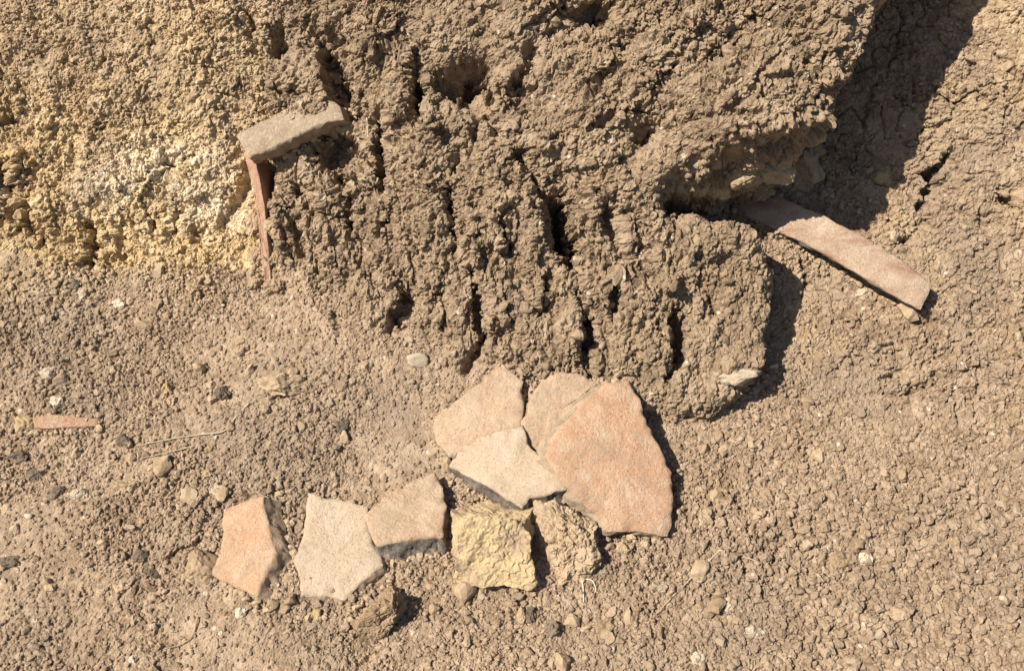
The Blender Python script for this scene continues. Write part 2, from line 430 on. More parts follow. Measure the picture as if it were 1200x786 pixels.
# thin shrinkage cracks on the right hand slope and in the overhang
def ridge(scale, seed):
    n = np.abs(vnoise(PW * np.float32(scale), seed) + 0.5 * vnoise(PW * np.float32(scale * 2.1), seed + 1))
    return np.exp(-(n / 0.055) ** 2)
disp -= (0.010 * rs + 0.008 * upmass + .002 * g) * ridge(17, 61) * np.clip(vnoise(P * np.float32(8), 63) + .5, 0, 1)
disp -= (0.007 * rs + 0.006 * upmass) * ridge(30, 65) * np.clip(vnoise(P * np.float32(9), 67) + .4, 0, 1)
SURF = P.astype(float) + N.reshape(-1, 3) * disp[:, None]
WORLD = to_world(SURF[:, 0], SURF[:, 1], SURF[:, 2])
WFIN = SURF[:, 2].reshape(U.shape)

def surf_w(u, v):
    iu = np.clip(np.searchsorted(gu, u) - 1, 0, NU - 2); iv = np.clip(np.searchsorted(gv, v) - 1, 0, NV - 2)
    tu = np.clip((u - gu[iu]) / (gu[iu + 1] - gu[iu]), 0, 1); tv = np.clip((v - gv[iv]) / (gv[iv + 1] - gv[iv]), 0, 1)
    return (MACS[iv, iu] * (1 - tu) * (1 - tv) + MACS[iv, iu + 1] * tu * (1 - tv)
            + MACS[iv + 1, iu] * (1 - tu) * tv + MACS[iv + 1, iu + 1] * tu * tv)
MACS = box_blur(WFIN, 4)

def on_surface(px, py):
    """where the line of sight through a photo pixel meets the soil"""
    w = 0.55
    while w > -0.35:
        u, v = unproject(px, py, w)
        if surf_w(u, v) >= w:
            break
        w -= 0.002
    return u, v, w

# ------------------------------------------------------------------ materials
def new_mat(name):
    mt = bpy.data.materials.new(name)
    mt.use_nodes = True
    nt = mt.node_tree
    return mt, nt, nt.nodes, nt.links, nt.nodes["Principled BSDF"]

def noise_node(nt, scale, detail=6, rough=0.6, coord=None):
    n = nt.nodes.new("ShaderNodeTexNoise")
    n.inputs["Scale"].default_value = scale
    n.inputs["Detail"].default_value = detail
    n.inputs["Roughness"].default_value = rough
    if coord: nt.links.new(coord, n.inputs["Vector"])
    return n

def ramp(nt, fac, stops):
    r = nt.nodes.new("ShaderNodeValToRGB")
    el = r.color_ramp.elements
    while len(el) < len(stops): el.new(0.5)
    for e, (p, c) in zip(el, stops):
        e.position = p
        e.color = (*c, 1) if len(c) == 3 else c
    nt.links.new(fac, r.inputs[0])
    return r

def mix(nt, fac, a, b, mode='MIX'):
    n = nt.nodes.new("ShaderNodeMix")
    n.data_type = 'RGBA'; n.blend_type = mode
    for sock, val in ((n.inputs[0], fac), (n.inputs[6], a), (n.inputs[7], b)):
        if isinstance(val, (int, float)): sock.default_value = val
        elif isinstance(val, tuple): sock.default_value = (*val, 1)
        else: nt.links.new(val, sock)
    return n.outputs[2]

def mathn(nt, op, a, b=None):
    n = nt.nodes.new("ShaderNodeMath"); n.operation = op
    for sock, val in ((n.inputs[0], a), (n.inputs[1], b)):
        if val is None: continue
        if isinstance(val, (int, float)): sock.default_value = val
        else: nt.links.new(val, sock)
    return n.outputs[0]

def bump(nt, height, strength, dist, normal=None):
    b = nt.nodes.new("ShaderNodeBump")
    b.inputs["Strength"].default_value = strength
    b.inputs["Distance"].default_value = dist
    nt.links.new(height, b.inputs["Height"])
    if normal: nt.links.new(normal, b.inputs["Normal"])
    return b.outputs[0]

SOIL_A, SOIL_B, SOIL_C = (.243, .172, .113), (.345, .252, .171), (.455, .348, .247)
YELLOW, WHITE, OLIVE = (.54, .40, .215), (.70, .62, .49), (.308, .222, .144)
def soil_material(name, attrs=True):
    mt, nt, nodes, links, bsdf = new_mat(name)
    geo = nodes.new("ShaderNodeNewGeometry").outputs["Position"]
    n1 = noise_node(nt, 14, 5, .6, geo)
    n2 = noise_node(nt, 120, 6, .7, geo)
    n3 = noise_node(nt, 600, 4, .7, geo)
    f = mathn(nt, 'ADD', mathn(nt, 'MULTIPLY', n1.outputs[0], 0.5), mathn(nt, 'MULTIPLY', n2.outputs[0], 0.5))
    at = nodes.new("ShaderNodeAttribute"); at.attribute_name = "earth"
    sep = nodes.new("ShaderNodeSeparateColor"); links.new(at.outputs["Color"], sep.inputs[0])
    at2 = nodes.new("ShaderNodeAttribute"); at2.attribute_name = "crumb"
    f = mathn(nt, 'ADD', f, mathn(nt, 'MULTIPLY', at2.outputs["Fac"], 0.16))
    col = ramp(nt, f, [(0.30, SOIL_A), (0.52, SOIL_B), (0.78, SOIL_C)]).outputs[0]
    ng = noise_node(nt, 5, 4, .55, geo)
    col = mix(nt, ramp(nt, ng.outputs[0], [(0.48, (0, 0, 0)), (0.66, (.55, .55, .55))]).outputs[0], col, (.268, .205, .150))
    yn = mathn(nt, 'MULTIPLY', sep.outputs[0], ramp(nt, n1.outputs[0], [(0.25, (.55,) * 3), (0.6, (1, 1, 1))]).outputs[0])
    ycol = ramp(nt, f, [(0.3, (.43, .30, .15)), (0.52, YELLOW), (0.78, (.64, .52, .34))]).outputs[0]
    col = mix(nt, yn, col, ycol)
    ocol = ramp(nt, f, [(0.3, (.205, .150, .098)), (0.52, OLIVE), (0.78, (.37, .29, .20))]).outputs[0]
    col = mix(nt, sep.outputs[2], col, ocol)
    wv = mathn(nt, 'MULTIPLY', sep.outputs[1], ramp(nt, n2.outputs[0], [(0.32, (0, 0, 0)), (0.66, (.85, .85, .85))]).outputs[0])
    col = mix(nt, wv, col, WHITE)
    fine = ramp(nt, n3.outputs[0], [(0.3, (.80, .80, .80)), (0.7, (1.14, 1.13, 1.12))]).outputs[0]
    col = mix(nt, 1.0, col, fine, 'MULTIPLY')
    # pale lime specks and dark organic specks
    vo = nodes.new("ShaderNodeTexVoronoi"); vo.inputs["Scale"].default_value = 95
    links.new(geo, vo.inputs["Vector"])
    sc = nodes.new("ShaderNodeSeparateColor"); links.new(vo.outputs["Color"], sc.inputs[0])
    near = mathn(nt, 'LESS_THAN', vo.outputs["Distance"], 0.30)
    col = mix(nt, mathn(nt, 'MULTIPLY', mathn(nt, 'MULTIPLY', near, mathn(nt, 'GREATER_THAN', sc.outputs[0], 0.965)), 0.75), col, (.58, .50, .40))
    links.new(col, bsdf.inputs["Base Color"])
    bsdf.inputs["Roughness"].default_value = 0.95
    bsdf.inputs["Specular IOR Level"].default_value = 0.15
    nb = noise_node(nt, 420, 6, .75, geo)
    vb = nodes.new("ShaderNodeTexVoronoi"); vb.inputs["Scale"].default_value = 330; links.new(geo, vb.inputs["Vector"])
    b1 = bump(nt, vb.outputs["Distance"], -0.7, 0.0014) if False else None
    hsum = mathn(nt, 'SUBTRACT', nb.outputs[0], mathn(nt, 'MULTIPLY', vb.outputs["Distance"], 0.5))
    links.new(bump(nt, hsum, 0.85, 0.0022), bsdf.inputs["Normal"])
    return mt

M_SOIL = soil_material("dry_soil")

def pottery_material(name, c_low, c_mid, c_high, speck=(.62, .51, .39), dark=(.17, .115, .085), scale=1.0, stain=None, dust=.5):
    mt, nt, nodes, links, bsdf = new_mat(name)
    geo = nodes.new("ShaderNodeNewGeometry").outputs["Position"]
    n1 = noise_node(nt, 22 * scale, 6, .68, geo)
    n2 = noise_node(nt, 330 * scale, 8, .85, geo)
    f = mathn(nt, 'ADD', mathn(nt, 'MULTIPLY', n1.outputs[0], 0.55), mathn(nt, 'MULTIPLY', n2.outputs[0], 0.45))
    col = ramp(nt, f, [(0.36, c_low), (0.5, c_mid), (0.62, c_high)]).outputs[0]
    # cream wash left in blotches
    nc = noise_node(nt, 38, 8, .75, geo)
    col = mix(nt, ramp(nt, nc.outputs[0], [(0.52, (0, 0, 0)), (0.66, (.6, .6, .6))]).outputs[0], col, speck)
    # sandy grain, light and dark
    ga = noise_node(nt, 400, 4, .65, geo); gb = noise_node(nt, 340, 4, .65, geo)
    mpb = nodes.new('ShaderNodeMapping'); mpb.inputs['Location'].default_value = (3.7, 1.9, 5.1); links.new(geo, mpb.inputs['Vector']); links.new(mpb.outputs[0], gb.inputs['Vector'])
    col = mix(nt, ramp(nt, ga.outputs[0], [(0.54, (0, 0, 0)), (0.65, (.85, .85, .85))]).outputs[0], col, speck)
    col = mix(nt, ramp(nt, gb.outputs[0], [(0.57, (0, 0, 0)), (0.69, (.75, .75, .75))]).outputs[0], col, dark)
    if stain:
        mp = nodes.new("ShaderNodeMapping"); mp.inputs["Rotation"].default_value = (0, 0, .45); mp.inputs["Scale"].default_value = (.35, 1.2, 1.2)
        links.new(geo, mp.inputs["Vector"])
        ns = noise_node(nt, 26, 7, .72, mp.outputs[0])
        col = mix(nt, ramp(nt, ns.outputs[0], [(0.47, (0, 0, 0)), (0.66, (.8, .8, .8))]).outputs[0], col, stain)
    # dust and clay clinging in patches
    nd = noise_node(nt, 17, 8, .74, geo)
    col = mix(nt, ramp(nt, nd.outputs[0], [(0.50, (0, 0, 0)), (0.66, (dust,) * 3)]).outputs[0], col, (.36, .275, .19))
    links.new(col, bsdf.inputs["Base Color"])
    bsdf.inputs["Roughness"].default_value = 0.92
    bsdf.inputs["Specular IOR Level"].default_value = 0.15
    nb = noise_node(nt, 260, 8, .8, geo)
    nb2 = noise_node(nt, 60, 6, .7, geo)
    hs = mathn(nt, 'ADD', nb.outputs[0], mathn(nt, 'MULTIPLY', nb2.outputs[0], 1.2))
    links.new(bump(nt, hs, 1.0, 0.0042), bsdf.inputs["Normal"])
    return mt

def edge_material(name, a, b, c):
    mt, nt, nodes, links, bsdf = new_mat(name)
    geo = nodes.new("ShaderNodeNewGeometry").outputs["Position"]
    n1 = noise_node(nt, 45, 6, .7, geo); n2 = noise_node(nt, 320, 6, .75, geo)
    f = mathn(nt, 'ADD', mathn(nt, 'MULTIPLY', n1.outputs[0], 0.55), mathn(nt, 'MULTIPLY', n2.outputs[0], 0.45))
    links.new(ramp(nt, f, [(0.36, a), (0.5, b), (0.64, c)]).outputs[0], bsdf.inputs["Base Color"])
    bsdf.inputs["Roughness"].default_value = 0.92
    bsdf.inputs["Specular IOR Level"].default_value = 0.15
    links.new(bump(nt, f, 1.0, 0.006), bsdf.inputs["Normal"])
    return mt

M_PALE = pottery_material("pale_pottery", (.45, .295, .185), (.53, .37, .245), (.60, .45, .315))
M_PALE2 = pottery_material("cream_pottery", (.48, .355, .24), (.56, .425, .30), (.62, .50, .37))
M_PINK = pottery_material("pink_pottery", (.50, .265, .155), (.56, .335, .205), (.60, .42, .285))
M_ORANGE = pottery_material("orange_pottery", (.50, .28, .165), (.545, .34, .21), (.57, .41, .28))
M_RED = pottery_material("red_stained_pottery", (.39, .275, .19), (.475, .345, .245), (.53, .415, .305), stain=(.30, .15, .10))
M_BRICK = pottery_material("brick_pottery", (.40, .215, .135), (.45, .26, .165), (.48, .31, .21))
M_DULL = pottery_material("dusty_pottery", (.29, .215, .145), (.36, .275, .19), (.42, .33, .24))
M_EDGE = edge_material("grey_pottery_core", (.05, .044, .04), (.16, .135, .115), (.42, .34, .26))
M_EDGE_TAN = edge_material("tan_pottery_core", (.20, .145, .095), (.36, .27, .185), (.50, .40, .29))
M_EDGE_PINK = edge_material("pink_pottery_core", (.36, .225, .155), (.47, .285, .195), (.50, .34, .24))

def stone_material(name, a, b, c, rough=0.9, dirt=None):
    mt, nt, nodes, links, bsdf = new_mat(name)
    tc = nodes.new("ShaderNodeNewGeometry").outputs["Position"]
    oi = nodes.new("ShaderNodeObjectInfo")
    n1 = noise_node(nt, 60, 6, .7, tc); n2 = noise_node(nt, 380, 5, .7, tc)
    f = mathn(nt, 'ADD', mathn(nt, 'MULTIPLY', n1.outputs[0], 0.55), mathn(nt, 'MULTIPLY', n2.outputs[0], 0.45))
    f = mathn(nt, 'ADD', f, mathn(nt, 'MULTIPLY', mathn(nt, 'SUBTRACT', oi.outputs["Random"], 0.5), 0.22))
    col = ramp(nt, f, [(0.34, a), (0.5, b), (0.68, c)]).outputs[0]
    if dirt:
        nd = noise_node(nt, 26, 6, .7, tc)
        col = mix(nt, ramp(nt, nd.outputs[0], [(0.46, (0, 0, 0)), (0.60, (1, 1, 1))]).outputs[0], col, dirt)
    links.new(col, bsdf.inputs["Base Color"])
    bsdf.inputs["Roughness"].default_value = rough
    bsdf.inputs["Specular IOR Level"].default_value = 0.18
    nb = noise_node(nt, 240, 8, .8, tc)
    links.new(bump(nt, nb.outputs[0], 0.7, 0.0026), bsdf.inputs["Normal"])
    return mt
M_CLOD = stone_material("soil_clod", (0.244, 0.171, 0.105), (0.348, 0.250, 0.159), (0.451, 0.348, 0.232))
M_YELLOW = stone_material("yellow_clay", (.33, .225, .115), (.405, .295, .155), (.475, .365, .215), dirt=(.34, .25, .165))
M_LIME = stone_material("pale_limestone", (.32, .25, .175), (.43, .35, .26), (.56, .48, .375))
M_DARK = stone_material("dark_burnt_clod", (.095, .073, .054), (.155, .118, .086), (.27, .205, .145))
M_STRAW = stone_material("dry_straw", (.38, .29, .19), (.46, .37, .25), (.54, .45, .33))
M_ROOT = stone_material("pale_root", (.50, .42, .32), (.58, .51, .41), (.66, .60, .50))

# ------------------------------------------------------------------ objects helpers
def link_mesh(name, verts, faces, mat, parent=None, smooth=True):
    me = bpy.data.meshes.new(name)
    me.from_pydata([tuple(map(float, p)) for p in verts], [], faces)
    me.polygons.foreach_set("use_smooth", [smooth] * len(me.polygons))
    me.materials.append(mat)
    me.update()
    o = bpy.data.objects.new(name, me)
    scene.collection.objects.link(o)
    if parent is not None:
        o.parent = parent
    return o

def fast_mesh(name, verts, faces, mat, smooth=True):
    """faces is an (n,k) int array"""
    me = bpy.data.meshes.new(name)
    n, k = faces.shape
    me.vertices.add(len(verts)); me.vertices.foreach_set("co", np.ascontiguousarray(verts, np.float32).ravel())
    me.loops.add(n * k); me.loops.foreach_set("vertex_index", np.ascontiguousarray(faces, np.int32).ravel())
    me.polygons.add(n)
    me.polygons.foreach_set("loop_start", np.arange(0, n * k, k, dtype=np.int32))
    me.polygons.foreach_set("loop_total", np.full(n, k, np.int32))
    me.polygons.foreach_set("use_smooth", np.full(n, smooth, bool))
    me.materials.append(mat)
    me.update(calc_edges=True)
    o = bpy.data.objects.new(name, me)
    scene.collection.objects.link(o)
    return o

def set_attr(o, earth, crumbv):
    a = o.data.attributes.new("earth", 'FLOAT_COLOR', 'POINT')
    a.data.foreach_set("color", np.c_[earth, np.ones(len(earth))].astype(np.float32).ravel())
    b = o.data.attributes.new("crumb", 'FLOAT', 'POINT')
    b.data.foreach_set("value", np.asarray(crumbv, np.float32))

def tag(o, label, cat=None, group=None, kind=None):
    o["label"] = label
    if cat: o["category"] = cat
    if group: o["group"] = group
    if kind: o["kind"] = kind

# ------------------------------------------------------------------ the soil itself, split into its four natural pieces
pn = fbm(P * np.float32(13), 71, 4); pn2 = fbm(P * np.float32(30), 75, 4)
vv = V.ravel()
foot_v = unproject(0, 310, -.11)[1]; top_v = unproject(0, 20, -.05)[1]
yel = lw * np.clip(1.06 - 0.78 * (vv - foot_v) / (top_v - foot_v) + 0.35 * pn, 0, 1)
spill = np.exp(-np.maximum(0, foot_v - vv) / 0.05) * (U.ravel() < unproject(330, 0, -.09)[0]) * (1 - lw) * g
yel = np.clip(yel + 0.5 * spill * (0.7 + pn), 0, 1)
yel = np.clip(yel + 0.30 * rs * np.clip(pn + .1, 0, 1), 0, 1)
wz = (blob(185, 190, -.09, 80, 36, .2) + .9 * blob(255, 235, -.1, 60, 30, .2) + .7 * blob(130, 215, -.09, 50, 30) + .5 * blob(270, 262, -.1, 40, 16)).ravel()
whi = np.clip(lw * (wz * 0.9 + 0.5 * pn2 * wz), 0, 1)
oli = np.clip(ms * (0.85 + 0.3 * pn), 0, 1)
EARTH = np.stack([yel, whi, oli], 1)

rid = np.zeros(U.shape, int)                     # 0 ground, 1 overhanging bank, 2 yellow bank, 3 right slope
rid[rightslope > 0.5] = 3
rid[leftwall > 0.5] = 2
rid[massness > 0.5] = 1
idx = np.arange(NU * NV).reshape(NV, NU)
quads = np.stack([idx[:-1, :-1], idx[:-1, 1:], idx[1:, 1:], idx[1:, :-1]], -1).reshape(-1, 4)
fr = rid[:-1, :-1].ravel()
TERRAIN = {}
for k, nm, lb in ((0, "ground", "loose crumbly brown soil ground in front of the bank"),
                  (1, "earth_bank", "overhanging cracked brown clay bank with fibrous upright furrows"),
                  (2, "clay_bank", "yellowish clay bank with white lime patches and pockets at its foot"),
                  (3, "earth_slope", "cracked brown earth slope beside the overhang")):
    f = quads[fr == k]
    used = np.unique(f)
    remap = np.full(NU * NV, -1); remap[used] = np.arange(len(used))
    o = fast_mesh(nm, WORLD[used], remap[f], M_SOIL, smooth=False)
    set_attr(o, EARTH[used], crumb[used])
    tag(o, lb, kind="structure")
    TERRAIN[nm] = o

# ------------------------------------------------------------------ pottery sherds
def resample(poly, n):
    poly = np.array(poly, float)
    q = np.r_[poly, poly[:1]]
    seg = np.linalg.norm(np.diff(q, axis=0), axis=1)
    c = np.r_[0, np.cumsum(seg)]
    t = np.linspace(0, c[-1], n, endpoint=False)
    # keep the corners
    for ci in c[:-1]:
        k = np.argmin(np.abs(t - ci)); t[k] = ci
    t = np.sort(t)
    return np.c_[np.interp(t, c, q[:, 0]), np.interp(t, c, q[:, 1])]

def sherd_mesh(poly_px, slope, lift, thick, seed, w_at=None, bow=0.0, flare=0.0, rough=0.0017, n=150, chip=0.0022, skew=(0, 0)):
    """slab with the traced outline lying on its own plane; returns rings of world points"""
    r = np.random.default_rng(seed)
    poly = np.array(poly_px, float)
    cpx = poly.mean(0)
    if w_at is None:
        u0, v0, w0 = on_surface(*cpx)
        ws = [on_surface(*(cpx + (p - cpx) * .75))[2] for p in poly]
        w0 = float(np.mean(ws))
    else:
        w0 = w_at
    w0 += lift
    a, b = slope
    pts = resample(poly, n)
    # ragged broken outline
    m = len(pts)
    ang = np.arange(m)
    tang = np.roll(pts, -1, 0) - np.roll(pts, 1, 0)
    nrm = np.c_[tang[:, 1], -tang[:, 0]]; nrm /= np.linalg.norm(nrm, axis=1, keepdims=True) + 1e-9
    def ragline(sd_, k):
        kn = r.normal(0, sd_, m // k + 2)
        return np.interp(np.arange(m) / k, np.arange(len(kn)), kn)
    rag = ragline(.5, 2) + ragline(.8, 4) + ragline(.9, 9) - 1.6 * np.maximum(0, ragline(1.0, 5) - .8)
    pts = pts + nrm * (rag * chip / PXM * 0.55)[:, None]
    def ray_plane(p):
        # w = w0 + a*(u-u0) + b*(v-v0) along the line of sight
        du, dv = (p[:, 0] - 600) / FOCAL_PX, (393 - p[:, 1]) / FOCAL_PX
        uc, vc = unproject(cpx[0], cpx[1], w0)
        w = (w0 - a * uc - b * vc + (a * du + b * dv) * CAM_DIST) / (1 + a * du + b * dv)
        return np.c_[du * (CAM_DIST - w), dv * (CAM_DIST - w), w]
    rim = ray_plane(pts)
    cen = ray_plane(cpx[None])[0]
    nv = np.array([-a, -b, 1.0]); nv /= np.linalg.norm(nv)
    maxr = np.linalg.norm(rim - cen, axis=1).max()
    rings = []
    scales = [0.0, .1, .2, .3, .4, .5, .6, .7, .8, .88, .94, .975, 1.0]
    for s in scales[1:]:
        q = cen + (rim - cen) * s
        d = np.linalg.norm(q - cen, axis=1) / maxr
        q3 = q.astype(np.float32)
        h = bow * (1 - d * d) + rough * (fbm(q3 * np.float32(45), seed, 3) + 0.6 * vnoise(q3 * np.float32(200), seed + 5))
        if s > .96: h = h - (0.0009 if s < .99 else 0.0026) * (1 + 0.7 * vnoise(q3 * np.float32(130), seed + 9))
        if s > .9: h = h - .008 * np.maximum(0, vnoise(q3 * np.float32(95), seed + 31) - .2) * (s - .9) * 10
        rings.append(q + nv * h[:, None])
    top_c = cen + nv * bow
    edge = []
    out = rim - cen; out = out - np.outer(out @ nv, nv); out /= np.linalg.norm(out, axis=1, keepdims=True)
    K = 7
    for k in range(1, K + 1):
        t = k / K
        q = rings[-1] - nv * (thick * t)
        q3 = q.astype(np.float32)
        wob = 0.0055 * vnoise(q3 * np.float32(75), seed + 2) + 0.0032 * vnoise(q3 * np.float32(210), seed + 3) + .0025 * (flakes(q3 / np.float32(.011), seed)[0] - .5)
        sk = np.array([skew[0], skew[1], a * skew[0] + b * skew[1]]) * t
        edge.append(q + sk + out * (wob * math.sin(math.pi * min(t, .9)) + flare * t)[:, None])
    return top_c, rings, edge, nv

FACES = []
def build_sherd(name, label, poly_px, slope, lift, thick, seed, face_mat, edge_mat, edge_label=None, cat="potsherd", group=None, **kw):
    top_c, rings, edge, nv = sherd_mesh(poly_px, slope, lift, thick, seed, **kw)
    m = len(rings[0])
    FACES.append((rings, edge, nv))
    base = edge[-1].mean(0)
    root = bpy.data.objects.new(name, None)
    root.empty_display_size = 0.02
    scene.collection.objects.link(root)
    base_w = to_world(*[np.array([x]) for x in base])[0]
    root.location = Vector(base_w)
    def wv(q): return to_world(q[:, 0], q[:, 1], q[:, 2]) - base_w
    # outer face
    vs = [wv(top_c[None])] + [wv(q) for q in rings]
    faces = [(0, 1 + (i + 1) % m, 1 + i) for i in range(m)]
    for k in range(len(rings) - 1):
        o0, o1 = 1 + k * m, 1 + (k + 1) * m
        faces += [(o0 + i, o0 + (i + 1) % m, o1 + (i + 1) % m, o1 + i) for i in range(m)]
    link_mesh("outer_face", np.concatenate(vs), orient(np.concatenate(vs), faces), face_mat, root)
    # broken edge and inner face
    vs = [wv(rings[-1])] + [wv(q) for q in edge]
    faces = []
    for k in range(len(edge)):
        o0, o1 = k * m, (k + 1) * m
        faces += [(o0 + i, o0 + (i + 1) % m, o1 + (i + 1) % m, o1 + i) for i in range(m)]
    e = link_mesh("broken_edge", np.concatenate(vs), faces, edge_mat, root)
    if edge_label: e["label"] = edge_label
    vs = [wv(edge[-1].mean(0)[None]), wv(edge[-1])]
    faces = [(0, 1 + i, 1 + (i + 1) % m) for i in range(m)]
    link_mesh("inner_face", np.concatenate(vs), faces, face_mat, root)
    tag(root, label, cat, group)
    return root

def orient(vs, faces):
    return faces

G_SLOPE = -0.47
SH = "potsherds gathered at the foot of the bank"
build_sherd("pottery_sherd", "pale pink potsherd with pointed top at the rear of the stacked pile", [(508, 489), (548, 458), (588, 427), (614, 446), (613, 475), (611, 497), (604, 520), (562, 530), (526, 536), (510, 516)],
            (0.10, -0.42), .018, .022, 101, M_PALE, M_EDGE_TAN, bow=.004, group=SH)
build_sherd("pottery_sherd", "small pale brown potsherd tucked behind the largest sherd", [(611, 493), (622, 466), (632, 448), (648, 433), (675, 438), (704, 447), (715, 500), (672, 540), (640, 540), (618, 522)],
            (-0.05, -0.30), .020, .022, 102, M_DULL if False else M_PALE, M_EDGE_TAN, bow=.003, group=SH)
build_sherd("pottery_sherd", "cream potsherd with thick grey underside, lying under the largest sherd", [(525, 545), (543, 522), (562, 511), (612, 498), (621, 524), (648, 552), (664, 573), (645, 580), (622, 584), (612, 596), (570, 570)],
            (0.16, -0.52), .034, .028, 103, M_PALE2, M_EDGE, skew=(-.002, -.009), chip=.0016,  edge_label="rough grey broken edge", bow=.004, group=SH)
build_sherd("pottery_sherd", "largest pinkish orange potsherd leaning on the pile", [(640, 534), (652, 510), (669, 487), (686, 465), (710, 449), (736, 446), (750, 468), (757, 490), (766, 512), (787, 554), (790, 578), (789, 606), (783, 628), (745, 622), (714, 624), (700, 604), (676, 582), (654, 560)],
            (-0.16, -0.36), .042, .024, 104, M_PINK, M_EDGE_TAN, skew=(-.016, -.001),  bow=.006, group=SH, chip=.0022)
build_sherd("pottery_sherd", "orange potsherd with concave left side and thick tan right edge", [(262, 596), (285, 586), (308, 580), (311, 602), (317, 626), (322, 648), (314, 673), (300, 698), (280, 690), (262, 682), (247, 675), (253, 655), (260, 632)],
            (0.26, -0.42), .024, .024, 105, M_ORANGE, M_EDGE_TAN, skew=(.013, -.001), chip=.0014,  flare=.001, edge_label="rough tan broken edge", group=SH)
build_sherd("pottery_sherd", "cream potsherd with flat top standing beside the orange one", [(361, 578), (395, 585), (430, 593), (432, 622), (442, 645), (449, 662), (425, 680), (404, 703), (378, 697), (352, 699), (350, 675), (343, 656), (355, 625)],
            (0.05, -0.50), .016, .020, 106, M_PALE2, M_EDGE_TAN, skew=(.004, -.010), chip=.0012,  group=SH)
build_sherd("pottery_sherd", "pale triangular potsherd with dark grey lower edge", [(427, 603), (455, 578), (485, 562), (510, 552), (520, 572), (523, 595), (519, 628), (480, 634), (442, 640), (432, 622)],
            (-0.02, -0.66), .028, .024, 107, M_PALE, M_EDGE, skew=(.003, -.012), chip=.0015,  edge_label="dark grey broken edge", bow=.003, group=SH)
build_sherd("pottery_sherd", "long curved red stained jar fragment sticking out of the hollow under the overhang", [(858, 219), (880, 226), (905, 232), (950, 249), (1000, 274), (1050, 303), (1091, 333), (1086, 346), (1078, 362), (1060, 356), (1020, 334), (975, 306), (930, 283), (890, 262), (862, 250)],
            (0.22, -0.25), .0, .013, 108, M_RED, M_EDGE, skew=(.0, .003),  w_at=-.061, bow=.016, n=140, chip=.0011)
build_sherd("pottery_sherd", "thin brick red pottery sliver half buried beside a yellow clay lump", [(38, 488), (60, 486), (90, 488), (116, 490), (114, 499), (85, 500), (55, 502), (39, 501)],
            (0.0, -0.4), .009, .014, 109, M_BRICK, M_EDGE_PINK, n=60, chip=.0005)
# rim fragment set in the bank: a thick ledge on top and a wall running down into the soil
top_c, rings, edge, nv = None, None, None, None
rim = build_sherd("rim_fragment", "thick jar rim fragment embedded in the bank above its upright pink edge", [(275, 157), (300, 144), (330, 130), (360, 120), (386, 112), (398, 124), (402, 138), (372, 147), (345, 160), (318, 174), (291, 184), (284, 172)],
            (0.25, -0.50), .0, .030, 110, M_DULL, M_EDGE_TAN, skew=(.0, .010),  w_at=-.004, chip=.0010)
def child_sherd(root, name, *args, mat=None, **kw):
    top_c, rings, edge, nv = sherd_mesh(*args, **kw)
    m = len(rings[0]); base_w = np.array(root.location)
    def wv(q): return to_world(q[:, 0], q[:, 1], q[:, 2]) - base_w
    vs = np.concatenate([wv(top_c[None])] + [wv(q) for q in rings + edge])
    faces = [(0, 1 + (i + 1) % m, 1 + i) for i in range(m)]
    for k in range(len(rings) + len(edge) - 1):
        o0, o1 = 1 + k * m, 1 + (k + 1) * m
        faces += [(o0 + i, o0 + (i + 1) % m, o1 + (i + 1) % m, o1 + i) for i in range(m)]
    return link_mesh(name, vs, faces, mat, root)
child_sherd(rim, "jar_wall", [(286, 178), (297, 182), (304, 205), (310, 240), (315, 290), (319, 345), (312, 345), (306, 300), (301, 250), (295, 212)],
            (0.08, 0.20), .0, .09, 111, mat=M_EDGE_PINK, w_at=-.058, chip=.0008, n=70)["label"] = "upright pink broken edge"

# ------------------------------------------------------------------ stones and clods
import bmesh
def ico(sub):
    bm = bmesh.new(); bmesh.ops.create_icosphere(bm, subdivisions=sub, radius=1.0)
    v = np.array([p.co[:] for p in bm.verts]); f = np.array([[q.index for q in p.verts] for p in bm.faces])
    bm.free()
    return v, f
ICO1, ICO2, ICO3, ICO4, ICO5 = ico(1), ico(2), ico(3), ico(4), ico(6)

def lump_shape(base, seed, facets=9, rough=.14, fine=.10, soft=.0, cube=1.0, grain=0.0, box=0.0):
    r = np.random.default_rng(seed)
    v = base[0].copy()
    if cube != 1.0:
        v = np.sign(v) * np.abs(v) ** cube
        v = v / np.abs(v).max() * .9
    if box:
        for d in range(3):
            v[:, d] = np.clip(v[:, d], -box, box)
        v = v / np.abs(v).max() * .95
    for _ in range(facets):                   # chop with random planes for an angular clod
        n = r.normal(size=3); n /= np.linalg.norm(n)
        d = r.uniform(.5, .85)
        v = v - np.outer(np.maximum(0, v @ n - d), n)
    p = v.astype(np.float32)
    jitp = p + np.float32(.12) * np.stack([vnoise(p * np.float32(5), seed + k) for k in range(3)], 1)
    rad = 1 + rough * fbm(p * np.float32(1.7) + np.float32(seed * 3.1), seed, 2)
    if fine: rad = rad + fine * (flakes(jitp * np.float32(3.2) + np.float32(seed), seed)[0] - .5) + .9 * fine * (flakes(jitp * np.float32(6.5) + np.float32(seed), seed + 7)[0] - .5) + .6 * fine * (flakes(jitp * np.float32(12) + np.float32(seed), seed + 8)[0] - .5)
    if grain: rad = rad + grain * (lumps(jitp * np.float32(6) + np.float32(seed), seed + 11)[0] - .5) + .7 * grain * (lumps(jitp * np.float32(11) + np.float32(seed), seed + 12)[0] - .5) + .45 * grain * (lumps(jitp * np.float32(19) + np.float32(seed), seed + 13)[0] - .5)
    return v * rad[:, None] * 1.12

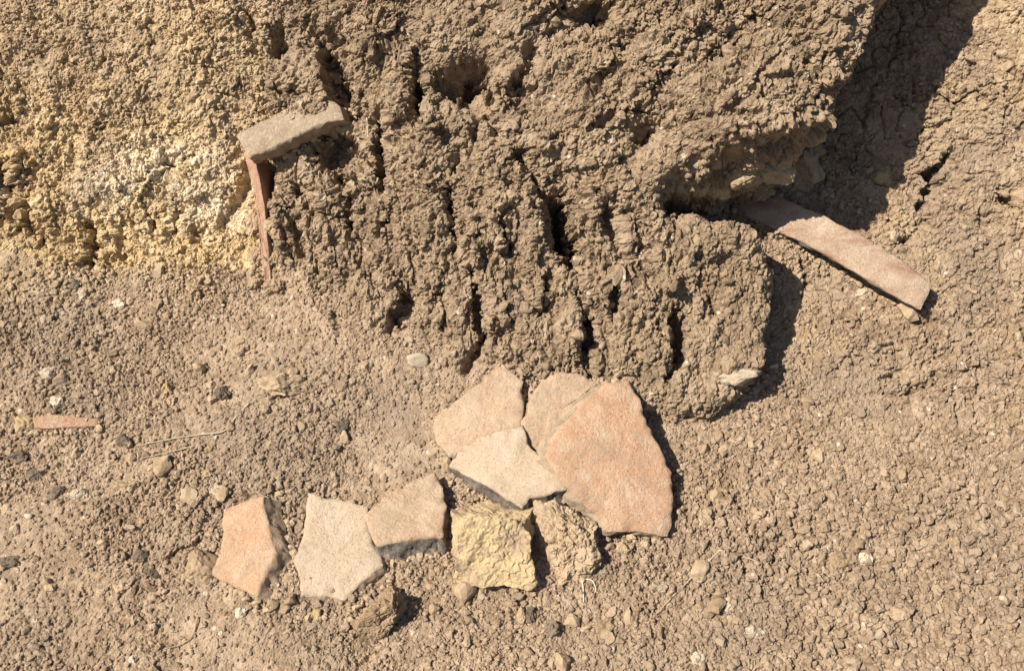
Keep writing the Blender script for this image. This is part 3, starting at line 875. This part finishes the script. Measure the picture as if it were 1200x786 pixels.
def place_lump(name, px, py, rx, ry, rz, seed, mat, base=ICO5, smooth=True, sink=.35, spin=0.0, lift=0.0, w_at=None, crumbly=0.0, **kw):
    """rx, ry: half sizes in photo pixels; rz: half depth in metres"""
    if w_at is None: u, v, w = on_surface(px, py)
    else: w = w_at; u, v = unproject(px, py, w)
    k = (CAM_DIST - w) / FOCAL_PX
    s = lump_shape(base, seed, **kw) * np.array([rx * k, ry * k, rz])
    if crumbly:
        ax = np.array([rx * k, ry * k, rz])
        nn = s / ax ** 2; nn /= np.linalg.norm(nn, axis=1, keepdims=True)
        p3 = (s + seed).astype(np.float32)
        p3 = p3 + np.float32(.002) * np.stack([vnoise(p3 * np.float32(110), seed + q) for q in range(3)], 1)
        dd = sum(am * (0.8 * flakes(p3 / np.float32(sz), seed + q, .28)[0] + .3 * lumps(p3 / np.float32(sz), seed + q + 40)[0] - .5) for q, (sz, am) in enumerate(((.024, .0050), (.0125, .0042), (.0075, .0030), (.005, .0018))))
        s = s + nn * (dd * crumbly)[:, None]
    c, sn = math.cos(spin), math.sin(spin)
    s = np.c_[s[:, 0] * c - s[:, 1] * sn, s[:, 0] * sn + s[:, 1] * c, s[:, 2]]
    # lay it on the local slope
    centre_w = w + rz * (1 - 2 * sink) + lift
    u, v = unproject(px, py, centre_w)
    o = link_mesh(name, s @ np.stack([AX_U, AX_V, AX_W]), [tuple(map(int, q)) for q in base[1]], mat, smooth=smooth)
    o.location = Vector(to_world(np.array([u]), np.array([v]), np.array([centre_w]))[0])
    return o

o = place_lump("clay_stone", 578, 641, 40, 37, .034, 5, M_YELLOW, sink=.30, fine=0, box=.66, facets=0, rough=.16, spin=.0, crumbly=.8, smooth=False); tag(o, "squarish yellow clay stone in front of the stacked potsherds", "stone")
o = place_lump("soil_lump", 661, 634, 33, 40, .032, 6, M_CLOD, sink=.46, fine=0, box=.78, facets=4, crumbly=1.3, smooth=False); tag(o, "large brown soil lump between the yellow stone and the largest potsherd", "clod")
o = place_lump("soil_lump", 238, 660, 18, 21, .018, 8, M_CLOD, base=ICO4, sink=.35, fine=0, crumbly=.6, smooth=False); tag(o, "small rounded brown clod touching the orange potsherd", "clod")
o = place_lump("soil_lump", 447, 722, 28, 20, .024, 9, M_CLOD, sink=.30, spin=.6, fine=0, box=.75, crumbly=1.2, smooth=False); tag(o, "flat brown soil lump tilted up and casting a dark shadow below the cream potsherd", "clod")
o = place_lump("lime_stone", 866, 440, 25, 11, .014, 12, M_LIME, base=ICO4, sink=.42, spin=.12, fine=.2); tag(o, "cream white stone embedded in the foot of the overhanging bank", "stone")
o = place_lump("clay_lump", 31, 499, 12, 11, .010, 13, M_YELLOW, base=ICO4, sink=.38, fine=.1, rough=.3, crumbly=.7, smooth=False); tag(o, "yellow clay lump at the end of the brick red sliver", "clod")
o = place_lump("pale_pebble", 491, 421, 13, 9, .009, 14, M_LIME, base=ICO3, sink=.3); tag(o, "pale tan pebble at the foot of the bank behind the pile", "pebble")
o = place_lump("white_chip", 33, 605, 5, 4, .004, 15, M_LIME, base=ICO2, sink=.1); tag(o, "tiny bright white chip on the loose soil", "chip")
PEB = [(75, 450, 13, 8, M_DARK), (68, 470, 8, 6, M_LIME), (70, 480, 9, 7, M_DARK), (57, 438, 10, 7, M_LIME), (66, 576, 11, 9, M_DARK), (40, 558, 9, 8, M_DARK), (92, 580, 9, 9, M_LIME),
       (152, 568, 15, 9, M_CLOD), (20, 535, 16, 7, M_DARK), (195, 456, 6, 6, M_YELLOW), (200, 470, 5, 6, M_YELLOW), (243, 555, 10, 6, M_YELLOW), (255, 576, 9, 6, M_LIME), (244, 527, 4, 4, M_YELLOW),
       (165, 650, 12, 8, M_DARK), (180, 672, 9, 7, M_DARK), (10, 660, 12, 8, M_DARK), (145, 690, 8, 5, M_CLOD), (282, 719, 5, 5, M_LIME), (180, 735, 5, 5, M_LIME), (186, 760, 6, 6, M_YELLOW), (157, 772, 6, 4, M_LIME),
       (732, 646, 10, 9, M_YELLOW), (611, 722, 5, 8, M_YELLOW), (622, 722, 6, 10, M_DARK), (645, 738, 13, 10, M_DARK), (710, 732, 11, 10, M_CLOD), (820, 772, 9, 8, M_LIME), (853, 711, 5, 6, M_LIME), (773, 687, 9, 5, M_LIME),
       (371, 720, 7, 6, M_YELLOW), (400, 500, 9, 11, M_DARK), (146, 517, 12, 9, M_DARK), (330, 450, 22, 14, M_CLOD), (262, 460, 12, 10, M_DARK), (88, 335, 8, 9, M_DARK), (1015, 655, 9, 7, M_LIME), (885, 742, 10, 8, M_LIME), (905, 430, 6, 5, M_LIME),
       (985, 660, 12, 10, M_CLOD), (1012, 345, 7, 8, M_LIME), (1035, 205, 12, 10, M_YELLOW), (1120, 640, 10, 9, M_CLOD), (1050, 720, 11, 8, M_CLOD), (1003, 55, 7, 7, M_LIME), (960, 155, 8, 6, M_YELLOW), (752, 300, 5, 5, M_LIME), (140, 357, 7, 5, M_LIME), (98, 345, 7, 6, M_LIME), (475, 375, 8, 7, M_LIME)]
UNDER = [(938, 206, 22, 27, M_CLOD), (906, 198, 22, 15, M_CLOD), (872, 207, 20, 14, M_CLOD), (843, 221, 15, 10, M_YELLOW), (822, 222, 12, 9, M_YELLOW), (890, 222, 14, 10, M_CLOD), (950, 176, 14, 12, M_CLOD)]
for k, (px, py, rx, ry, mt) in enumerate(UNDER):
    o = place_lump("hanging_clod", px, py, rx, ry, (rx + ry) * .5 * PXM * .9, 400 + k, mt, base=ICO4, sink=.45, fine=.10, rough=.25, crumbly=.8, smooth=False)
    if mt is M_YELLOW: tag(o, "yellow brown clod sticking out of the shaded underside of the overhang", "clod", "yellow clods under the overhang")
    else: tag(o, "brown clod sticking out of the shaded underside of the overhang", "clod", "brown clods under the overhang")
for k, (px, py, rx, ry) in enumerate([(404, 132, 13, 12), (398, 150, 14, 9), (320, 262, 9, 12), (318, 306, 8, 10), (300, 300, 9, 9), (296, 262, 8, 12), (311, 225, 9, 10), (322, 338, 12, 8), (300, 332, 11, 7)]):
    o = place_lump("soil_clod", px, py, rx, ry, (rx + ry) * .5 * PXM * .9, 450 + k, M_CLOD, base=ICO4, sink=.42, fine=.10, rough=.25, crumbly=.8, smooth=False)
    tag(o, "brown soil clod caked against the embedded jar rim fragment", "clod", "clods caked around the rim fragment")
MARKS = [(75, 493, "near the brick red sliver"), (150, 345, "at the foot of the yellowish clay bank"), (230, 515, "near the long bent straw stalk"), (370, 400, "on the soil under the upright furrows of the bank"), (295, 640, "near the orange potsherd"),
         (440, 620, "near the pale triangular potsherd"), (577, 640, "near the squarish yellow clay stone"), (810, 680, "near the straight slanting straw stalk"), (860, 470, "near the cream white stone under the bank"),
         (1020, 320, "near the long jar fragment"), (720, 560, "near the largest potsherd"), (447, 725, "near the flat tilted soil lump"), (560, 470, "near the rear of the stacked potsherds"), (120, 720, "on the dusty soil away from the potsherds"), (1080, 620, "on the coarse blocky soil below the earth slope")]
def mark(px, py):
    return min(MARKS, key=lambda m_: (m_[0] - px) ** 2 + (m_[1] - py) ** 2)[2]
KIND = {M_DARK.name: ("dark_clod", "small dark burnt looking clod", "clod", "dark clods in the soil"),
        M_LIME.name: ("pale_pebble", "small pale pebble", "pebble", "pale pebbles in the soil"),
        M_YELLOW.name: ("clay_crumb", "small yellow clay crumb", "clod", "yellow clay crumbs in the soil"),
        M_CLOD.name: ("soil_clod", "loose brown soil clod", "clod", "loose brown clods")}
for k, (px, py, rx, ry, mt) in enumerate(PEB):
    nm, lb, ct, gp = KIND[mt.name]
    if mt is M_DARK: rx, ry = rx * .8, ry * .85
    o = place_lump(nm, px, py, rx, ry, (rx + ry) * .5 * PXM * .8, 200 + k, mt, base=ICO4, sink=.40, fine=.12, rough=.25, crumbly=.55, smooth=False)
    tag(o, lb + " " + mark(px, py), ct, gp)

# ------------------------------------------------------------------ straw and roots
def strand(name, label, pts, r, mat, lift=.0045, cat="straw", group=None):
    from mathutils.geometry import interpolate_bezier
    ctrl = []
    for px, py, *dl in pts:
        u, v, w = on_surface(px, py)
        w += lift + (dl[0] if dl else 0)
        u, v = unproject(px, py, w)
        ctrl.append(to_world(np.array([u]), np.array([v]), np.array([w]))[0])
    ctrl = np.array(ctrl)
    t = np.linspace(0, len(ctrl) - 1, (len(ctrl) - 1) * 8 + 1)
    path = []
    for x in t:                               # Catmull-Rom
        i = min(int(x), len(ctrl) - 2); f = x - i
        p0, p1, p2, p3 = ctrl[max(i - 1, 0)], ctrl[i], ctrl[i + 1], ctrl[min(i + 2, len(ctrl) - 1)]
        path.append(.5 * ((2 * p1) + (p2 - p0) * f + (2 * p0 - 5 * p1 + 4 * p2 - p3) * f * f + (3 * p1 - p0 - 3 * p2 + p3) * f ** 3))
    path = np.array(path)
    base = path[0].copy()
    vs, fs = [], []
    for i, p in enumerate(path):
        tg = path[min(i + 1, len(path) - 1)] - path[max(i - 1, 0)]
        tg /= np.linalg.norm(tg) + 1e-9
        s1 = np.cross(tg, AX_W); s1 /= np.linalg.norm(s1) + 1e-9; s2 = np.cross(tg, s1)
        rr = r * (1 - .55 * i / len(path)) * (1 + .15 * math.sin(i * 1.7))
        for k in range(6):
            a = k * math.pi / 3
            vs.append(p - base + (s1 * math.cos(a) + s2 * math.sin(a)) * rr)
        if i:
            o0, o1 = (i - 1) * 6, i * 6
            fs += [(o0 + k, o0 + (k + 1) % 6, o1 + (k + 1) % 6, o1 + k) for k in range(6)]
    fs += [tuple(range(5, -1, -1)), tuple(range(len(vs) - 6, len(vs)))]
    o = link_mesh(name, vs, fs, mat)
    o.location = Vector(base)
    tag(o, label, cat, group)
    return o
strand("straw_stalk", "long bent dry straw stalk on the loose soil right of the brick red sliver", [(292, 472), (275, 490), (262, 505), (235, 509), (200, 514), (160, 522)], .0014, M_STRAW)
strand("straw_stalk", "short straight straw piece lying below the long bent stalk", [(228, 522), (205, 528), (165, 537)], .0010, M_STRAW)
strand("straw_stalk", "straight dry straw stalk slanting across the soil below the largest potsherd", [(846, 642), (815, 672), (785, 702), (768, 720)], .0014, M_STRAW)
strand("straw_stalk", "short straw stalk meeting the top of the slanting stalk", [(842, 644), (865, 650), (890, 658)], .0014, M_STRAW)
strand("root_piece", "white forked rootlet standing in the soil below the large soil lump", [(678, 666), (683, 685), (684, 705)], .0017, M_ROOT, cat="root", lift=.004)
strand("root_piece", "thin curled side rootlet beside the white forked rootlet", [(682, 678), (694, 680), (698, 692), (690, 700)], .0010, M_ROOT, cat="root", lift=.004)
strand("root_piece", "thin hanging rootlet in the hollow beside the rim fragment", [(430, 138), (431, 160), (433, 178)], .0008, M_ROOT, cat="root", lift=.006)
strand("root_piece", "dark thin curved rootlet on the soil below the orange potsherd", [(232, 722), (225, 745), (210, 755), (192, 760)], .0012, M_CLOD, cat="root")
strand("straw_stalk", "short pale straw beside the pointed top of the rear potsherd", [(622, 452), (628, 462)], .0010, M_STRAW, lift=.008)
strand("straw_stalk", "short pale straw bit lying in a furrow of the bank", [(622, 214), (630, 219), (640, 221)], .0010, M_STRAW, lift=.004)

# ------------------------------------------------------------------ loose clods one could pick up, then the uncountable crumbs
MP = np.array([[o.location[0], o.location[1], o.location[2]] for o in scene.objects if o.get("category") == "potsherd"])
core = (np.abs(U) < 0.86) & (V > -0.46) & (V < 0.58)
flat_idx = np.nonzero(core.ravel())[0]
NW = N.reshape(-1, 3)
CLODS = [link_mesh("soil_clod", lump_shape(ICO2, 300 + k, facets=8, rough=.25, fine=.2), [tuple(map(int, q)) for q in ICO2[1]], M_CLOD, smooth=False) for k in range(10)]
wgt = (ground_w.ravel()[flat_idx] * (0.25 + np.clip(pn[flat_idx] + .4, 0, 1)) + .35 * rs[flat_idx] * (V.ravel()[flat_idx] < .12))
wgt = wgt / wgt.sum()
pick = rng.choice(flat_idx, 250, replace=False, p=wgt)
def frame_at(i, spin):
    nrm = NW[i] @ np.stack([AX_U, AX_V, AX_W])
    z = Vector(nrm); q = z.to_track_quat('Z', 'Y')
    return q @ Matrix.Rotation(spin, 3, 'Z').to_quaternion()
for j, i in enumerate(pick):
    src = CLODS[j % 10]
    o = src if j < 10 else src.copy()
    if j >= 10: scene.collection.objects.link(o)
    r = float(np.clip(rng.lognormal(math.log(.0052), .42), .0036, .0145))
    o.scale = (r * rng.uniform(.9, 1.35), r * rng.uniform(.8, 1.1), r * rng.uniform(.65, .95))
    o.rotation_mode = 'QUATERNION'
    o.rotation_quaternion = frame_at(i, rng.uniform(0, 6.28))
    o.location = Vector(WORLD[i]) + Vector(NW[i] @ np.stack([AX_U, AX_V, AX_W])) * r * .25
    kz = FOCAL_PX / (CAM_DIST - SURF[i, 2])
    tag(o, "loose brown soil clod " + mark(600 + SURF[i, 0] * kz, 393 - SURF[i, 1] * kz), "clod", "loose brown clods")

def scatter(name, label, count, weight, rlo, rhi, base, seed, sink=.3, mat=M_SOIL, nshape=14, squash=.75):
    r = np.random.default_rng(seed)
    w = weight[flat_idx]; w = w / w.sum()
    ii = r.choice(flat_idx, count, replace=True, p=w)
    rad = np.clip(np.exp(r.normal(0, .45, count)) * (rlo * rhi) ** .5, rlo * .8, rhi * 1.15)
    shapes = np.stack([lump_shape(base, seed * 10 + k, facets=5 if len(base[0]) < 20 else 8, rough=.3, fine=.16 if len(base[0]) > 20 else 0) for k in range(nshape)])
    sh = shapes[r.integers(0, nshape, count)]
    nrm = NW[ii]
    a = r.normal(size=(count, 3)); t1 = np.cross(nrm, a); t1 /= np.linalg.norm(t1, axis=1, keepdims=True)
    t2 = np.cross(nrm, t1)
    sx, sy, sz = r.uniform(.85, 1.35, count), r.uniform(.75, 1.1, count), r.uniform(squash - .15, squash + .2, count)
    du = r.uniform(-.5, .5, (count, 2)) * STEP
    c = SURF[ii] + nrm * (rad * (sz - 2 * sink * sz))[:, None]
    c[:, :2] += du
    vs = (c[:, None] + sh[:, :, :1] * (t1 * (rad * sx)[:, None])[:, None] + sh[:, :, 1:2] * (t2 * (rad * sy)[:, None])[:, None]
          + sh[:, :, 2:] * (nrm * (rad * sz)[:, None])[:, None])
    nvx = base[0].shape[0]
    vs = vs.reshape(-1, 3)
    f = (base[1][None] + (np.arange(count) * nvx)[:, None, None]).reshape(-1, 3)
    o = fast_mesh(name, to_world(vs[:, 0], vs[:, 1], vs[:, 2]), f, mat, smooth=False)
    e = np.repeat(EARTH[ii], nvx, axis=0)
    set_attr(o, e, np.repeat(r.uniform(-1, 1, count), nvx))
    tag(o, label, kind="stuff")
    return o
patchy = np.clip(pn + .55, .05, 1.2) * np.clip(calm, .2, 1.2) ** 2
rb = sstep(unproject(760, 0, .1)[0], unproject(1000, 0, .1)[0], U).ravel() * sstep(unproject(0, 520, .05)[1], unproject(0, 640, .1)[1], V).ravel()
scatter("soil_crumbs", "coarse loose soil crumbs covering the ground", 4200, g * (0.3 * patchy + 1.3 * rb) + .1 * rs + .04 * ms, .0030, .0060, ICO2, 81)
scatter("soil_grit", "fine loose soil grit covering the ground", 37000, g * (0.4 + patchy) + .30 * rs + .16 * ms + .25 * lw, .0014, .0030, ICO1, 82)

# soil spilled on the sherds and banked against their broken edges
r_ = np.random.default_rng(91)
shp = np.stack([lump_shape(ICO1, 910 + k, facets=5, rough=.3, fine=0) for k in range(10)])
cs, rads = [], []
for rings, edge, nv in FACES:
    m_ = len(rings[0])
    size_ = np.linalg.norm(rings[-1].max(0) - rings[-1].min(0))
    for _ in range(int(900 * size_)):          # grains and crumbs lying along the foot of the edge
        k = r_.integers(0, m_)
        q = edge[-1][k]; o_ = q - edge[-1].mean(0); o_ = o_ / (np.linalg.norm(o_) + 1e-9)
        q = q + o_ * abs(r_.normal(0, .006))
        rr = float(np.clip(r_.lognormal(math.log(.0023), .45), .001, .006))
        cs.append(np.array([q[0], q[1], float(surf_w(np.array([q[0]]), np.array([q[1]]))[0]) + rr * r_.uniform(.2, 1.2)])); rads.append(rr)
cs = np.array(cs); rads = np.array(rads); n_ = len(cs)
sh_ = shp[r_.integers(0, 10, n_)] * r_.uniform(.75, 1.3, (n_, 1, 3))
vs_ = (cs[:, None] + sh_ * rads[:, None, None]).reshape(-1, 3)
f_ = (ICO1[1][None] + (np.arange(n_) * len(ICO1[0]))[:, None, None]).reshape(-1, 3)
o = fast_mesh("spilled_soil", to_world(vs_[:, 0], vs_[:, 1], vs_[:, 2]), f_, M_CLOD, smooth=False)
tag(o, "fine soil grains banked against the edges of the potsherds", kind="stuff")
